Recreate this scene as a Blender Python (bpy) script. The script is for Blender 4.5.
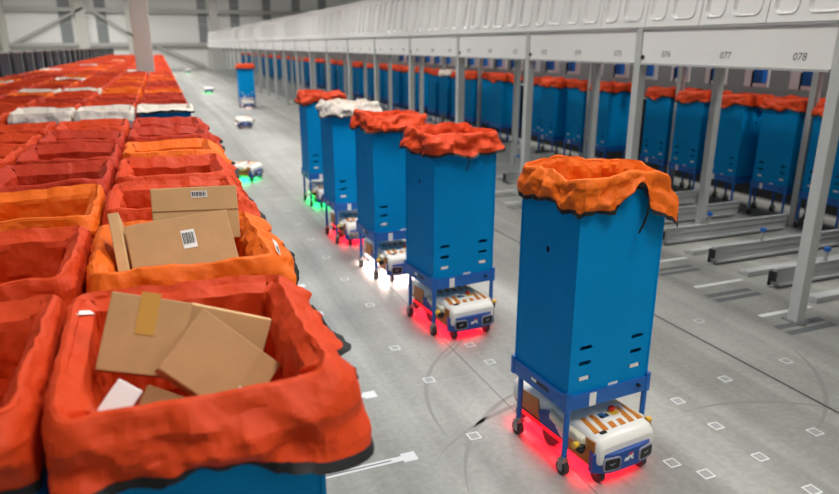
import bpy, bmesh, math, random
from mathutils import Vector, Matrix, noise
for o in list(bpy.data.objects): bpy.data.objects.remove(o)
S = bpy.context.scene
COL = S.collection
PI = math.pi

# ------------------------------------------------------------------ camera
FPX, CX, CY = 657.0, 419.5, 247.0
VPX, VPY = 148.0, 45.0            # vanishing point of the aisle (+Y) in the 839x494 frame
CAMH = 2.3
TH = math.atan2(CY - VPY, FPX)
UPC = Vector((0, math.cos(TH), math.sin(TH)))
YC = Vector((VPX - CX, CY - VPY, -FPX)).normalized()
XC = YC.cross(UPC)
def ray(u, v):
    d = Vector((u - CX, CY - v, -FPX)); return Vector((d.dot(XC), d.dot(YC), d.dot(UPC)))
def at(u, v, z=0.0, x=None, y=None):
    r = ray(u, v)
    t = x / r.x if x is not None else (y / r.y if y is not None else (z - CAMH) / r.z)
    return Vector((r.x * t, r.y * t, r.z * t + CAMH))
def project(x, y, z):
    d = Vector((x, y, z - CAMH)); c = XC * d.x + YC * d.y + UPC * d.z
    return (CX + FPX * c.x / -c.z, CY - FPX * c.y / -c.z) if c.z < 0 else (-999, -999)
cam = bpy.data.cameras.new('camera'); camo = bpy.data.objects.new('camera', cam); COL.objects.link(camo)
cam.sensor_width = 36; cam.lens = 36 * FPX / 839; cam.clip_end = 400; cam.clip_start = .05
M = Matrix((XC, YC, UPC))          # rows: world axes in camera coordinates -> columns are camera axes in world
camo.matrix_world = Matrix.Translation((0, 0, CAMH)) @ M.to_4x4()
cam.dof.use_dof = True; cam.dof.focus_distance = 2.75; cam.dof.aperture_fstop = 2.0
S.camera = camo

# ------------------------------------------------------------------ light
S.view_settings.view_transform = 'Standard'; S.view_settings.look = 'None'
S.view_settings.gamma = 1; S.view_settings.use_curve_mapping = False
S.view_settings.exposure = 0.0
w = bpy.data.worlds.new('world'); S.world = w; w.use_nodes = True
w.node_tree.nodes['Background'].inputs[0].default_value = (1.0, .985, .95, 1)
w.node_tree.nodes['Background'].inputs[1].default_value = .22
def overhead_light(x, y, z=6.8, e=300, sx=1.0, sy=2.6, spread=125):
    l = bpy.data.lights.new('overhead_light', 'AREA'); l.shape = 'RECTANGLE'; l.size = sx; l.size_y = sy
    l.energy = e; l.color = (1, .98, .94); l.spread = math.radians(spread)
    o = bpy.data.objects.new('overhead_light', l); o.location = (x, y, z); COL.objects.link(o)
for i in range(13):                      # luminaires over the aisle
    overhead_light(2.0, -6 + 5.6 * i, z=6.6, e=(195, 140, 165, 165)[i] if i < 4 else 190, spread=118)
for i in range(7):                       # luminaires over the parked carts
    overhead_light(-5.0, 2 + 10 * i, z=8, e=40 if i < 2 else 480, spread=150)
for i in range(6):                       # luminaires over the rack
    overhead_light(8.2, 3 + 10 * i, z=8.5, e=360, spread=150)

for xx in (-9, -2, 6):                   # unseen lamps added to brighten the back wall
    overhead_light(xx, 63.5, z=8, e=270, spread=160)

# ------------------------------------------------------------------ materials
def lin(c):
    return tuple((x / 255 / 12.92 if x / 255 <= .04045 else ((x / 255 + .055) / 1.055) ** 2.4) for x in c) + (1,)
def mat(name, rgb, rough=.5, metal=0, var=0.0, scale=8, bump=0.0, bscale=40, emit=None, estr=0, alpha=1, spec=.5, detail=4):
    m = bpy.data.materials.new(name); m.use_nodes = True
    nt = m.node_tree; b = nt.nodes['Principled BSDF']
    b.inputs['Base Color'].default_value = lin(rgb); b.inputs['Roughness'].default_value = rough
    b.inputs['Metallic'].default_value = metal; b.inputs['Specular IOR Level'].default_value = spec
    tc = nt.nodes.new('ShaderNodeTexCoord')
    if var:
        n = nt.nodes.new('ShaderNodeTexNoise'); n.inputs['Scale'].default_value = scale; n.inputs['Detail'].default_value = detail
        nt.links.new(tc.outputs['Object'], n.inputs['Vector'])
        r = nt.nodes.new('ShaderNodeValToRGB'); c = lin(rgb)
        r.color_ramp.elements[0].position = .3; r.color_ramp.elements[1].position = .7
        r.color_ramp.elements[0].color = tuple(x * (1 - var) for x in c[:3]) + (1,)
        r.color_ramp.elements[1].color = tuple(min(1, x * (1 + var)) for x in c[:3]) + (1,)
        nt.links.new(n.outputs['Fac'], r.inputs['Fac']); nt.links.new(r.outputs['Color'], b.inputs['Base Color'])
    if bump:
        n = nt.nodes.new('ShaderNodeTexNoise'); n.inputs['Scale'].default_value = bscale; n.inputs['Detail'].default_value = 5
        nt.links.new(tc.outputs['Object'], n.inputs['Vector'])
        bp = nt.nodes.new('ShaderNodeBump'); bp.inputs['Strength'].default_value = bump; bp.inputs['Distance'].default_value = .01
        nt.links.new(n.outputs['Fac'], bp.inputs['Height']); nt.links.new(bp.outputs['Normal'], b.inputs['Normal'])
    if emit:
        b.inputs['Emission Color'].default_value = lin(emit); b.inputs['Emission Strength'].default_value = estr
    return m
def fabric(name, rgb):
    m = mat(name, rgb, .6, var=.07, scale=6, spec=.22)
    nt = m.node_tree; N = nt.nodes.new; L = nt.links.new; b = nt.nodes['Principled BSDF']
    tc = N('ShaderNodeTexCoord'); d = N('ShaderNodeTexNoise'); d.inputs['Scale'].default_value = 5
    L(tc.outputs['Object'], d.inputs['Vector'])
    va = N('ShaderNodeVectorMath'); va.operation = 'MULTIPLY_ADD'; va.inputs[1].default_value = (.12, .12, .12)
    L(d.outputs['Color'], va.inputs[0]); L(tc.outputs['Object'], va.inputs[2])
    v = N('ShaderNodeTexVoronoi'); v.inputs['Scale'].default_value = 13; L(va.outputs[0], v.inputs['Vector'])
    v2 = N('ShaderNodeTexVoronoi'); v2.inputs['Scale'].default_value = 31; L(va.outputs[0], v2.inputs['Vector'])
    mx = N('ShaderNodeMath'); mx.operation = 'MULTIPLY_ADD'; mx.inputs[1].default_value = .35; L(v2.outputs['Distance'], mx.inputs[0]); L(v.outputs['Distance'], mx.inputs[2])
    bp = N('ShaderNodeBump'); bp.inputs['Strength'].default_value = .55; bp.inputs['Distance'].default_value = .012
    L(mx.outputs[0], bp.inputs['Height']); L(bp.outputs['Normal'], b.inputs['Normal'])
    return m
MT = dict(
    blue=mat('blue_sheet', (0, 138, 202), .55, var=.05, scale=3, spec=.08),
    steel_blue=mat('blue_steel', (10, 96, 178), .4, var=.08, scale=12),
    red=fabric('red_orange_fabric', (206, 64, 20)), orange=fabric('orange_fabric', (230, 104, 18)),
    crimson=fabric('deep_red_fabric', (182, 50, 22)), white_bag=fabric('white_fabric', (222, 210, 198)),
    hem=mat('black_webbing', (14, 14, 15), .7),
    card=mat('cardboard', (186, 143, 96), .8, var=.06, scale=14, bump=.06, bscale=60),
    card2=mat('cardboard_tan', (214, 174, 122), .8, var=.05, scale=10, bump=.06, bscale=60),
    card_dark=mat('cardboard_brown', (150, 106, 64), .8, var=.06, scale=10),
    tape=mat('packing_tape', (196, 146, 66), .65, spec=.2),
    paper=mat('paper_label', (232, 232, 228), .6),
    ink=mat('black_ink', (25, 25, 26), .7),
    grey_ink=mat('grey_ink', (70, 72, 74), .7),
    white=mat('robot_white', (236, 232, 224), .35, var=.03, scale=6),
    whitepanel=mat('white_panel', (222, 222, 218), .45, var=.02, scale=2),
    stripe=mat('orange_stripe', (214, 128, 40), .45),
    brown=mat('orange_side', (196, 120, 48), .45, var=.06, scale=10),
    navy=mat('bumper_blue', (22, 72, 150), .35),
    glass=mat('dark_lens', (10, 12, 16), .1),
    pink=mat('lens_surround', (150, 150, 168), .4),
    black=mat('black_plastic', (16, 16, 17), .5),
    rubber=mat('grey_rubber', (52, 52, 54), .7),
    zinc=mat('zinc', (150, 152, 152), .35, metal=.7),
    cream=mat('cream_plastic', (224, 216, 190), .45),
    yellow=mat('yellow_plastic', (228, 178, 40), .4),
    redbtn=mat('red_button', (214, 40, 28), .35),
    cyan=mat('blue_screen', (40, 110, 175), .3),
    alu=mat('aluminium', (164, 166, 164), .45, metal=.0, var=.06, scale=6),
    post=mat('post_grey', (178, 180, 176), .5, metal=.0, var=.05, scale=5),
    wall=mat('white_wall', (232, 232, 228), .7, var=.02, scale=.4),
    wall_low=mat('pale_wall', (206, 208, 206), .7),
    glassgrey=mat('window_grey', (140, 144, 144), .3),
    beam=mat('beam_grey', (176, 176, 172), .6),
    column=mat('column_white', (196, 194, 186), .6),
    dark=mat('dark_panel', (84, 86, 88), .7, var=.1, scale=2),
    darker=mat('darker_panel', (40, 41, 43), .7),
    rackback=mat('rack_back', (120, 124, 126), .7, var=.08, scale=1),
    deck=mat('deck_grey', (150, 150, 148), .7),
    tagcore=mat('tag_core', (150, 150, 148), .7),
    tapewhite=mat('floor_tape', (212, 214, 212), .5),
    strip_shadow_grey=mat('grey_strip_and_shadow', (92, 96, 96), .6),
    joint=mat('floor_joint_dark', (62, 62, 62), .8),
    scuff=mat('tyre_scuff', (132, 131, 126), .6),
    g_on=mat('green_lamp', (40, 255, 110), .4, emit=(40, 255, 110), estr=3),
    r_on=mat('red_lamp', (255, 30, 40), .4, emit=(255, 20, 34), estr=1.2),
    w_on=mat('white_lamp', (255, 225, 220), .4, emit=(255, 225, 220), estr=3),
)
def floor_material():
    m = bpy.data.materials.new('concrete'); m.use_nodes = True
    nt = m.node_tree; b = nt.nodes['Principled BSDF']; N = nt.nodes.new; L = nt.links.new
    tc = N('ShaderNodeTexCoord')
    a = N('ShaderNodeTexNoise'); a.inputs['Scale'].default_value = .9; a.inputs['Detail'].default_value = 8; a.inputs['Roughness'].default_value = .62
    L(tc.outputs['Object'], a.inputs['Vector'])
    mp = N('ShaderNodeMapping'); mp.inputs['Scale'].default_value = (2.6, .07, 1); L(tc.outputs['Object'], mp.inputs['Vector'])
    s = N('ShaderNodeTexNoise'); s.inputs['Scale'].default_value = 1.6; s.inputs['Detail'].default_value = 6; L(mp.outputs['Vector'], s.inputs['Vector'])
    f = N('ShaderNodeTexNoise'); f.inputs['Scale'].default_value = 26; f.inputs['Detail'].default_value = 6; L(tc.outputs['Object'], f.inputs['Vector'])
    m1 = N('ShaderNodeMix'); m1.data_type = 'FLOAT'; m1.inputs[0].default_value = .55
    L(a.outputs['Fac'], m1.inputs[2]); L(s.outputs['Fac'], m1.inputs[3])
    m2 = N('ShaderNodeMix'); m2.data_type = 'FLOAT'; m2.inputs[0].default_value = .2
    L(m1.outputs[0], m2.inputs[2]); L(f.outputs['Fac'], m2.inputs[3])
    r = N('ShaderNodeValToRGB'); r.color_ramp.elements[0].position = .33; r.color_ramp.elements[1].position = .64
    r.color_ramp.elements[0].color = lin((108, 107, 102)); r.color_ramp.elements[1].color = lin((166, 166, 160))
    L(m2.outputs[0], r.inputs['Fac']); L(r.outputs['Color'], b.inputs['Base Color'])
    b.inputs['Roughness'].default_value = .45
    return m
MT['floor'] = floor_material()

# ------------------------------------------------------------------ mesh helpers
class MB:
    def __init__(s): s.v = []; s.f = []
    def add(s, vs, fs, mtx=None):
        k = len(s.v)
        s.v += [tuple(mtx @ Vector(p)) if mtx else tuple(p) for p in vs]
        s.f += [tuple(i + k for i in f) for f in fs]; return s
    def box(s, c, d, mtx=None):
        (x, y, z), (a, b, e) = c, (d[0] / 2, d[1] / 2, d[2] / 2)
        vs = [(x + i * a, y + j * b, z + k * e) for k in (-1, 1) for j in (-1, 1) for i in (-1, 1)]
        return s.add(vs, [(0, 2, 3, 1), (4, 5, 7, 6), (0, 1, 5, 4), (2, 6, 7, 3), (0, 4, 6, 2), (1, 3, 7, 5)], mtx)
    def prism(s, pts, mtx, h):            # polygon in local xy, extruded along local z
        n = len(pts)
        vs = [(p[0], p[1], 0) for p in pts] + [(p[0], p[1], h) for p in pts]
        return s.add(vs, [tuple(range(n))[::-1], tuple(range(n, 2 * n))] + [(i, (i + 1) % n, n + (i + 1) % n, n + i) for i in range(n)], mtx)
    def tube(s, p, q, r, n=10, r2=None):
        p, q = Vector(p), Vector(q); d = (q - p); r2 = r if r2 is None else r2
        m = Matrix.Translation(p) @ d.to_track_quat('Z', 'Y').to_matrix().to_4x4(); h = d.length
        vs = [(r * math.cos(2 * PI * i / n), r * math.sin(2 * PI * i / n), 0) for i in range(n)] + [(r2 * math.cos(2 * PI * i / n), r2 * math.sin(2 * PI * i / n), h) for i in range(n)]
        return s.add(vs, [tuple(range(n))[::-1], tuple(range(n, 2 * n))] + [(i, (i + 1) % n, n + (i + 1) % n, n + i) for i in range(n)], m)
    def bar(s, p, q, a, b):               # rectangular bar from p to q
        p, q = Vector(p), Vector(q); d = q - p
        m = Matrix.Translation((p + q) / 2) @ d.to_track_quat('Z', 'Y').to_matrix().to_4x4()
        return s.box((0, 0, 0), (a, b, d.length), m)
    def mesh(s, name, smooth=False, bevel=0, seg=2):
        me = bpy.data.meshes.new(name); me.from_pydata(s.v, [], s.f); me.update()
        if bevel:
            bm = bmesh.new(); bm.from_mesh(me)
            bmesh.ops.bevel(bm, geom=[e for e in bm.edges if len(e.link_faces) == 2 and e.calc_face_angle(0) > .5], offset=bevel, segments=seg, affect='EDGES', profile=.5, clamp_overlap=True)
            bm.to_mesh(me); bm.free()
        if smooth: shade(me)
        return me
def shade(me, ang=.7):
    for p in me.polygons: p.use_smooth = True
    me.set_sharp_from_angle(angle=ang)
def obj(name, me, material=None, parent=None, loc=(0, 0, 0), rz=0):
    if material is not None and not me.materials: me.materials.append(MT[material])
    o = bpy.data.objects.new(name, me); COL.objects.link(o); o.location = loc; o.rotation_euler = (0, 0, rz)
    if parent: o.parent = parent
    return o
def tag(o, label, cat, group=None, kind=None):
    if label: o['label'] = label
    if cat: o['category'] = cat
    if group: o['group'] = group
    if kind: o['kind'] = kind
    return o
def thing(name, label, cat, loc=(0, 0, 0), rz=0, group=None):
    o = bpy.data.objects.new(name, None); COL.objects.link(o); o.location = loc; o.rotation_euler = (0, 0, rz)
    o.empty_display_size = .1
    return tag(o, label, cat, group)
def struct(name, me, material, parent=None):
    o = obj(name, me, material, parent)
    if not parent: o['kind'] = 'structure'
    return o
def copy_tree(o, parent=None):
    c = o.copy(); COL.objects.link(c); c.parent = parent
    for ch in KIDS(o): copy_tree(ch, c)
    return c
def KIDS(o): return list(o.children)
def rrect(a, b, r, n=4):                  # rounded rectangle outline centred on 0, half sizes a, b
    out = []
    for cx, cy, t0 in ((a - r, b - r, 0), (-a + r, b - r, 90), (-a + r, -b + r, 180), (a - r, -b + r, 270)):
        for i in range(n + 1):
            t = math.radians(t0 + 90 * i / n); out.append((cx + r * math.cos(t), cy + r * math.sin(t)))
    return out
ORD = ['first', 'second', 'third', 'fourth', 'fifth', 'sixth', 'seventh', 'eighth', 'ninth', 'tenth', 'eleventh', 'twelfth', 'thirteenth', 'fourteenth', 'fifteenth', 'sixteenth', 'seventeenth', 'eighteenth', 'nineteenth']
def ordw(i):
    i += 1
    if i < 20: return ORD[i - 1]
    t = {2: ('twentieth', 'twenty-'), 3: ('thirtieth', 'thirty-'), 4: ('fortieth', 'forty-'), 5: ('fiftieth', 'fifty-')}[i // 10]
    return t[0] if i % 10 == 0 else t[1] + ORD[i % 10 - 1]

# ------------------------------------------------------------------ the setting
WALL_Y = 70.0
floor = struct('floor', MB().box((2, 36, -.05), (44, 92, .1)).mesh('floor'), 'floor')
obj('floor_joint', MB().box((3.94, 33, .0005), (.018, 72, .003)).mesh('floor_joint'), 'joint', floor)
obj('floor_joint', MB().box((1.98, 33, .0004), (.006, 72, .0016)).mesh('floor_joint'), 'strip_shadow_grey', floor)
# floor position markers (their printed codes are left out)
tag_me = MB().box((0, 0, .001), (.075, .075, .002)).mesh('floor_marker')
core_me = MB().box((0, 0, .0012), (.058, .058, .0026)).mesh('marker_core')
def marker(x, y, rz=0):
    o = obj('floor_marker', tag_me, 'tapewhite', floor, (x, y, 0), rz)
    obj('marker_core', core_me, 'tagcore', o)
for p in ((699, 321), (786, 361), (725, 379), (678, 401), (716, 426), (760, 457), (672, 463), (706, 474), (815, 432), (812, 490), (429, 380), (474, 436), (490, 362), (470, 345), (395, 348), (370, 305)):
    q = at(*p); marker(q.x, q.y, 0.0)
for i in range(10):
    marker(1.62, 6.2 + .78 * i)
    if i < 5: marker(4.25, 4.85 + 1.56 * i); marker(3.1, 6.6 + 1.56 * i)
def tyre_mark(cx, cy, r, a0, a1, wd=.03):
    mb = MB(); n = 24
    for i in range(n + 1):
        a = math.radians(a0 + (a1 - a0) * i / n)
        e = wd * .5 * math.sin(PI * i / n) + .002
        for q in (r - e, r + e): mb.v.append((cx + q * math.cos(a), cy + q * math.sin(a), .0009))
    mb.f = [(2 * i, 2 * i + 1, 2 * i + 3, 2 * i + 2) for i in range(n)]
    obj('tyre_mark', mb.mesh('tyre_mark'), 'scuff', floor)
for m_ in ((2.55, 2.35, 1.25, 95, 165), (2.75, 3.3, 1.3, 120, 185), (2.3, 1.9, 1.5, 70, 130), (3.1, 1.6, 1.3, 45, 95), (1.2, 5.2, 1.2, -60, 10), (3.0, 3.9, 1.6, -70, -20)): tyre_mark(*m_)
for k in range(12):                      # white guide lines leading out from the cart bays on the left
    y = 3.10 + .765 * k
    s = obj('guide_stripe', MB().box((.78, 0, .0008), (.70, .045, .0016)).mesh('guide_stripe'), 'tapewhite', floor, (0, y, 0))
    obj('stripe_core', MB().box((.74, 0, .001), (.62, .010, .002)).mesh('stripe_core'), 'strip_shadow_grey', s)
    obj('stripe_marker', MB().box((1.16, 0, .001), (.085, .085, .002)).mesh('stripe_marker'), 'tapewhite', s)
# far wall
bw = struct('wall_back', MB().box((2, WALL_Y + .15, 6), (44, .3, 12)).mesh('wall_back'), 'wall')
def wall_piece(name, u0, v0, u1, v1, material, proud=.1, parent=bw):
    a, b = at(u0, v0, y=WALL_Y), at(u1, v1, y=WALL_Y)
    x0, x1, z0, z1 = min(a.x, b.x), max(a.x, b.x), min(a.z, b.z), max(a.z, b.z)
    return obj(name, MB().box(((x0 + x1) / 2, WALL_Y - proud / 2, (z0 + z1) / 2), (x1 - x0, proud, z1 - z0)).mesh(name), material, parent)
n = 0
for (u0, u1, v1) in ((63, 75, 44), (99, 110, 44), (200, 209, 42), (231, 240, 30), (263, 271, 20), (292, 300, 14), (318, 326, 10)):
    n += 1
    a, b = at(u0, v1, y=WALL_Y), at(u1, v1, y=WALL_Y)
    wd = struct('window_%d' % n, MB().box(((a.x + b.x) / 2, WALL_Y - .03, (a.z + 11) / 2), (b.x - a.x, .06, 11 - a.z)).mesh('window'), 'glassgrey')
    for zz in (4.2, 6.0, 7.8):
        obj('mullion', MB().box(((a.x + b.x) / 2, WALL_Y - .07, zz), (b.x - a.x, .03, .08)).mesh('mullion'), 'beam', wd)
nt_ = 0
def trim(me, material):
    global nt_
    nt_ += 1; return struct('trim_%d' % nt_, me, material)
for (u0, u1) in ((2, 9), (79, 90), (211, 219), (128, 134)):      # steel wall columns
    a, b = at(u0, 40, y=WALL_Y), at(u1, 40, y=WALL_Y)
    trim(MB().box(((a.x + b.x) / 2, WALL_Y - .25, 5.5), (b.x - a.x, .5, 11)).mesh('trim'), 'column')
for z, h in ((5.35, .35), (2.35, .28), (8.2, .3)):
    trim(MB().box((2, WALL_Y - .35, z), (43, .25, h)).mesh('trim'), 'beam')
for (p, q) in (((82, 8), (14, 43)), ((88, 8), (133, 36)), ((158, 47), (206, 66))):
    a, b = at(*p, y=WALL_Y - .4), at(*q, y=WALL_Y - .4)
    trim(MB().bar(a, b, .2, .2).mesh('trim'), 'beam')
wall_piece('lower_wall_panel', 156, 47, 209, 68, 'wall', .06)
# left hall wall and right hall wall, far to the sides
struct('wall_left', MB().box((-17.15, 36, 6), (.3, 92, 12)).mesh('wall_left'), 'wall')
struct('wall_right', MB().box((19.15, 36, 6), (.3, 92, 12)).mesh('wall_right'), 'wall')

# ------------------------------------------------------------------ carts
def vor(x, y, z): return noise.voronoi((x, y, z))[0][0]
def fbm(x, y, z): return noise.noise((x, y, z)) + .5 * noise.noise((2.1 * x + 7, 2.1 * y, 2.1 * z)) + .22 * noise.noise((4.7 * x, 4.7 * y + 3, 4.7 * z))
def perim(hw, hd, r, n):
    segs = [('l', (hw, -hd + r), (hw, hd - r), (1, 0)), ('c', (hw - r, hd - r), 0, None), ('l', (hw - r, hd), (-hw + r, hd), (0, 1)), ('c', (-hw + r, hd - r), 90, None),
            ('l', (-hw, hd - r), (-hw, -hd + r), (-1, 0)), ('c', (-hw + r, -hd + r), 180, None), ('l', (-hw + r, -hd), (hw - r, -hd), (0, -1)), ('c', (hw - r, -hd + r), 270, None)]
    ln = [math.dist(s[1], s[2]) if s[0] == 'l' else PI * r / 2 for s in segs]
    T = sum(ln); out = []
    for i in range(n):
        d = T * i / n
        for s, l in zip(segs, ln):
            if d < l: break
            d -= l
        f = d / l
        if s[0] == 'l': out.append(((s[1][0] + (s[2][0] - s[1][0]) * f, s[1][1] + (s[2][1] - s[1][1]) * f), s[3]))
        else:
            a = math.radians(s[2] + 90 * f); nn = (math.cos(a), math.sin(a)); out.append(((s[1][0] + r * nn[0], s[1][1] + r * nn[1]), nn))
    return out
class Folds:
    """angular pleats: random values on irregular knots round the rim, joined by straight creases, skewed with depth"""
    def __init__(s, seed, n, levels):
        r = random.Random(seed); s.lv = levels; s.rows = []
        for l in levels:
            k = sorted((i + r.uniform(-.38, .38)) / n % 1 for i in range(n)); s.rows.append((k, [r.uniform(-1, 1) for _ in k]))
    def row(s, i, t):
        k, v = s.rows[i]; n = len(k); t %= 1
        for j in range(n):
            if t < k[j]: break
        else: j = n
        a, b = (j - 1) % n, j % n
        ka, kb = k[a] - (1 if j == 0 else 0), k[b] + (1 if j == n else 0)
        f = (t - ka) / max(1e-6, kb - ka); return v[a] + (v[b] - v[a]) * f
    def __call__(s, t, l):
        lv = s.lv
        for i in range(len(lv) - 1):
            if l <= lv[i + 1] or i == len(lv) - 2:
                f = min(1, max(0, (l - lv[i]) / (lv[i + 1] - lv[i]))); return s.row(i, t) * (1 - f) + s.row(i + 1, t) * f
def bag_meshes(seed, hw, hd, z0, n=150, rough=.022, drop=.17, flare=.03, lift=.02, depth=.5, dropvar=.3, custom=None, lims=None, ix=0.0, iy=0.0):
    """Liner turned over the rim of the bin: slack inside wall, thin folded rim, outer cuff; plus the black hem tape."""
    P = perim(hw, hd, .03, n)
    so = seed * 1.37; coarse = Folds(seed * 3 + 1, 15, (-1, -.5, -.15, 0, .35, .7, 1.0)); fine = Folds(seed * 3 + 2, 44, (-1, -.6, -.25, 0, .25, .5, .75, 1.0))
    rimz = Folds(seed + 7, 13, (0, 1)); rimf = Folds(seed + 8, 34, (0, 1)); hemz = Folds(seed + 9, 9, (0, 1)); hemf = Folds(seed + 10, 26, (0, 1))
    # (level, base offset): level < 0 inside (fraction of depth), > 0 cuff outside (fraction of drop)
    st = [(-1, -.06), (-.75, -.05), (-.5, -.042), (-.34, -.036), (-.2, -.03), (-.1, -.024), (-.03, -.006), (0, .0), (.03, .009), (.1, .016), (.2, .022), (.3, .026), (.4, .029), (.5, .031), (.6, .032), (.7, .033), (.8, .034), (.9, .034), (1, .034)]
    if n >= 300: st = [x for a_, b_ in zip(st, st[1:]) for x in (a_, ((a_[0] + b_[0]) / 2, (a_[1] + b_[1]) / 2))] + [st[-1]]
    if n < 70: st = [st[i] for i in (0, 2, 5, 7, 9, 13, 18)]
    mb = MB(); k = len(st); x0, x1, y0, y1 = lims or (-9, 9, -9, 9)
    for i, ((x, y), (nx, ny)) in enumerate(P):
        t = i / n
        dr = drop * (1 + dropvar * (.75 * hemz(t, 0) + .4 * hemf(t, 0)))
        ri = lift * (.8 * rimz(t, 0) + .45 * rimf(t, 0)) + .006
        fl = flare * (1 + .7 * hemz(t, 1))
        if custom:
            cdr, cri, cfl = custom(x, y, nx, ny); dr *= cdr; ri += cri; fl += cfl
        for l, off in st:
            a = rough * (.62 * coarse(t, l) + .40 * fine(t, l))
            if n > 100: zz = z0 + l * (drop if l > 0 else depth); a += rough * .95 * (vor(x * 11 + zz * 5 + so, y * 11 - zz * 4, zz * 8 + so) - .42) + rough * .34 * (vor(x * 27 + so, y * 27, zz * 24 + so) - .42)
            if l < 0:
                z = z0 + l * depth + ri * (1 + l); ins = ix * abs(nx) + iy * abs(ny); o2 = min(off - ins * min(1, -l * 12) + .9 * a * min(1, .35 - l * 1.6), -.003 if l > -.05 else -.015 - ins)
            elif l == 0: z = z0 + ri; o2 = off + .25 * a
            else:
                z = z0 + ri - l * dr; o2 = max(off + a * min(1, .3 + 1.3 * l) + fl * l, .010 if l > .05 else .006)
            px_, py_ = x + nx * o2, y + ny * o2
            if l < -.05:
                cx1, cy1 = hw - .015 - ix, hd - .015 - iy; px_ = min(max(px_, -cx1), cx1); py_ = min(max(py_, -cy1), cy1)
            if l > 0 or l == 0:
                px_ = min(max(px_, x0 + .004 * fine(t, l)), x1 + .004 * fine(t, l)); py_ = min(max(py_, y0 + .004 * fine(t, l)), y1 + .004 * fine(t, l))
            mb.v.append((px_, py_, z))
    for i in range(n):
        a, b = i * k, ((i + 1) % n) * k
        for j in range(k - 1): mb.f.append((a + j, b + j, b + j + 1, a + j + 1))
    mb.f.append(tuple(i * k for i in range(n)))
    me = mb.mesh('liner'); shade(me, .22)
    hm = MB(); tt = .024
    for i in range(n):
        p = Vector(mb.v[i * k + k - 1]); q = Vector(mb.v[i * k + k - 2]); e = Vector((P[i][1][0], P[i][1][1], 0)) * .0025
        d = (p - q); d.normalize()
        hm.v += [tuple(p - d * tt * .6 + e), tuple(p + d * tt * .4 + e), tuple(p + d * tt * .4 - e), tuple(p - d * tt * .6 - e)]
    for i in range(n):
        a, b = i * 4, ((i + 1) % n) * 4
        for j in range(4): hm.f.append((a + j, b + j, b + (j + 1) % 4, a + (j + 1) % 4))
    return me, hm.mesh('hem', True)
BW, BD, BZ0, BZ1 = .278, .252, .43, 1.595          # bin half width, half depth, bottom, top
def panel_with_holes(mb, w2, z0, z1, holes, mtx):
    bm = bmesh.new(); ed = []
    for loop in [[(-w2, z0), (w2, z0), (w2, z1), (-w2, z1)]] + holes:
        vs = [bm.verts.new((p[0], 0, p[1])) for p in loop]
        ed += [bm.edges.new((vs[i], vs[(i + 1) % len(vs)])) for i in range(len(vs))]
    bmesh.ops.triangle_fill(bm, edges=ed, use_beauty=True)
    bm.verts.index_update()
    mb.add([v.co[:] for v in bm.verts], [tuple(v.index for v in f.verts) for f in bm.faces], mtx)
    # depth of every hole: a short inward collar
    for h in holes:
        n = len(h); vs = [(p[0], 0, p[1]) for p in h] + [(p[0], .008, p[1]) for p in h]
        mb.add(vs, [(i, (i + 1) % n, n + (i + 1) % n, n + i) for i in range(n)], mtx)
    bm.free()
def slot(cx, cz, a=.042, b=.0125): return [(cx + p[0], cz + p[1]) for p in rrect(a, b, b * .99, 4)]
def make_body_mesh(detail=True):
    mb = MB()
    if detail:
        hz = [slot(s * .178, z) for s in (-1, 1) for z in (.575, .665, .755)]
        panel_with_holes(mb, BW, BZ0, BZ1, hz, Matrix.Translation((0, -BD, 0)))
        panel_with_holes(mb, BW, BZ0, BZ1, hz, Matrix.Translation((0, BD, 0)) @ Matrix.Rotation(PI, 4, 'Z'))
        for s in (-1, 1):
            panel_with_holes(mb, BD, BZ0, BZ1, [slot(0, 1.25, .015, .021)], Matrix.Translation((s * BW, 0, 0)) @ Matrix.Rotation(s * PI / 2, 4, 'Z'))
        # corner creases: rounded folded edges slightly proud
        for sx in (-1, 1):
            for sy in (-1, 1): mb.box((sx * (BW - .002), sy * (BD - .002), (BZ0 + BZ1) / 2), (.012, .012, BZ1 - BZ0))
        mb.box((0, 0, BZ0 + .006), (2 * BW - .01, 2 * BD - .01, .012))
    else:
        t = .008
        for s in (-1, 1):
            mb.box((s * (BW - t / 2), 0, (BZ0 + BZ1) / 2), (t, 2 * BD, BZ1 - BZ0)); mb.box((0, s * (BD - t / 2), (BZ0 + BZ1) / 2), (2 * BW - 2 * t, t, BZ1 - BZ0))
        mb.box((0, 0, BZ0 + .006), (2 * BW - .03, 2 * BD - .03, .012))
    return mb.mesh('body')
BODY, BODY_FAR = make_body_mesh(True), make_body_mesh(False)
TW, TD = .294, .266
def tray_mesh():
    mb = MB(); t = .012
    for s in (-1, 1):
        mb.box((s * (TW - t / 2), 0, .445), (t, 2 * TD, .09)); mb.box((0, s * (TD - t / 2), .445), (2 * TW - 2 * t, t, .09))
        mb.box((s * (TW - .03), 0, .405), (.05, 2 * TD - .03, .01)); mb.box((0, s * (TD - .03), .405), (2 * TW - .11, .05, .01))
    for sx in (-1, 1):
        for sy in (-1, 1): mb.box((sx * (TW - .012), sy * (TD - .012), .452), (.03, .03, .112))
    mb.box((0, 0, .405), (.06, 2 * TD - .12, .012))
    return mb.mesh('tray')
TRAY = tray_mesh()
LEG = MB().tube((0, 0, .115), (0, 0, .42), .0165, 12).mesh('leg', True)
cm = MB().tube((0, 0, .118), (0, 0, .092), .02, 10).box((0, .008, .088), (.044, .05, .010)).box((-.021, .006, .06), (.004, .04, .06)).box((.021, .006, .06), (.004, .04, .06))
FORK = cm.mesh('caster_fork')
WHEEL = MB().tube((-.016, .006, .042), (.016, .006, .042), .042, 18).mesh('caster_wheel', True)
SLOTSTRIP = MB().box((-TW - .0005, -.02, .452), (.002, .17, .022)).mesh('tray_slot')
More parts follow.
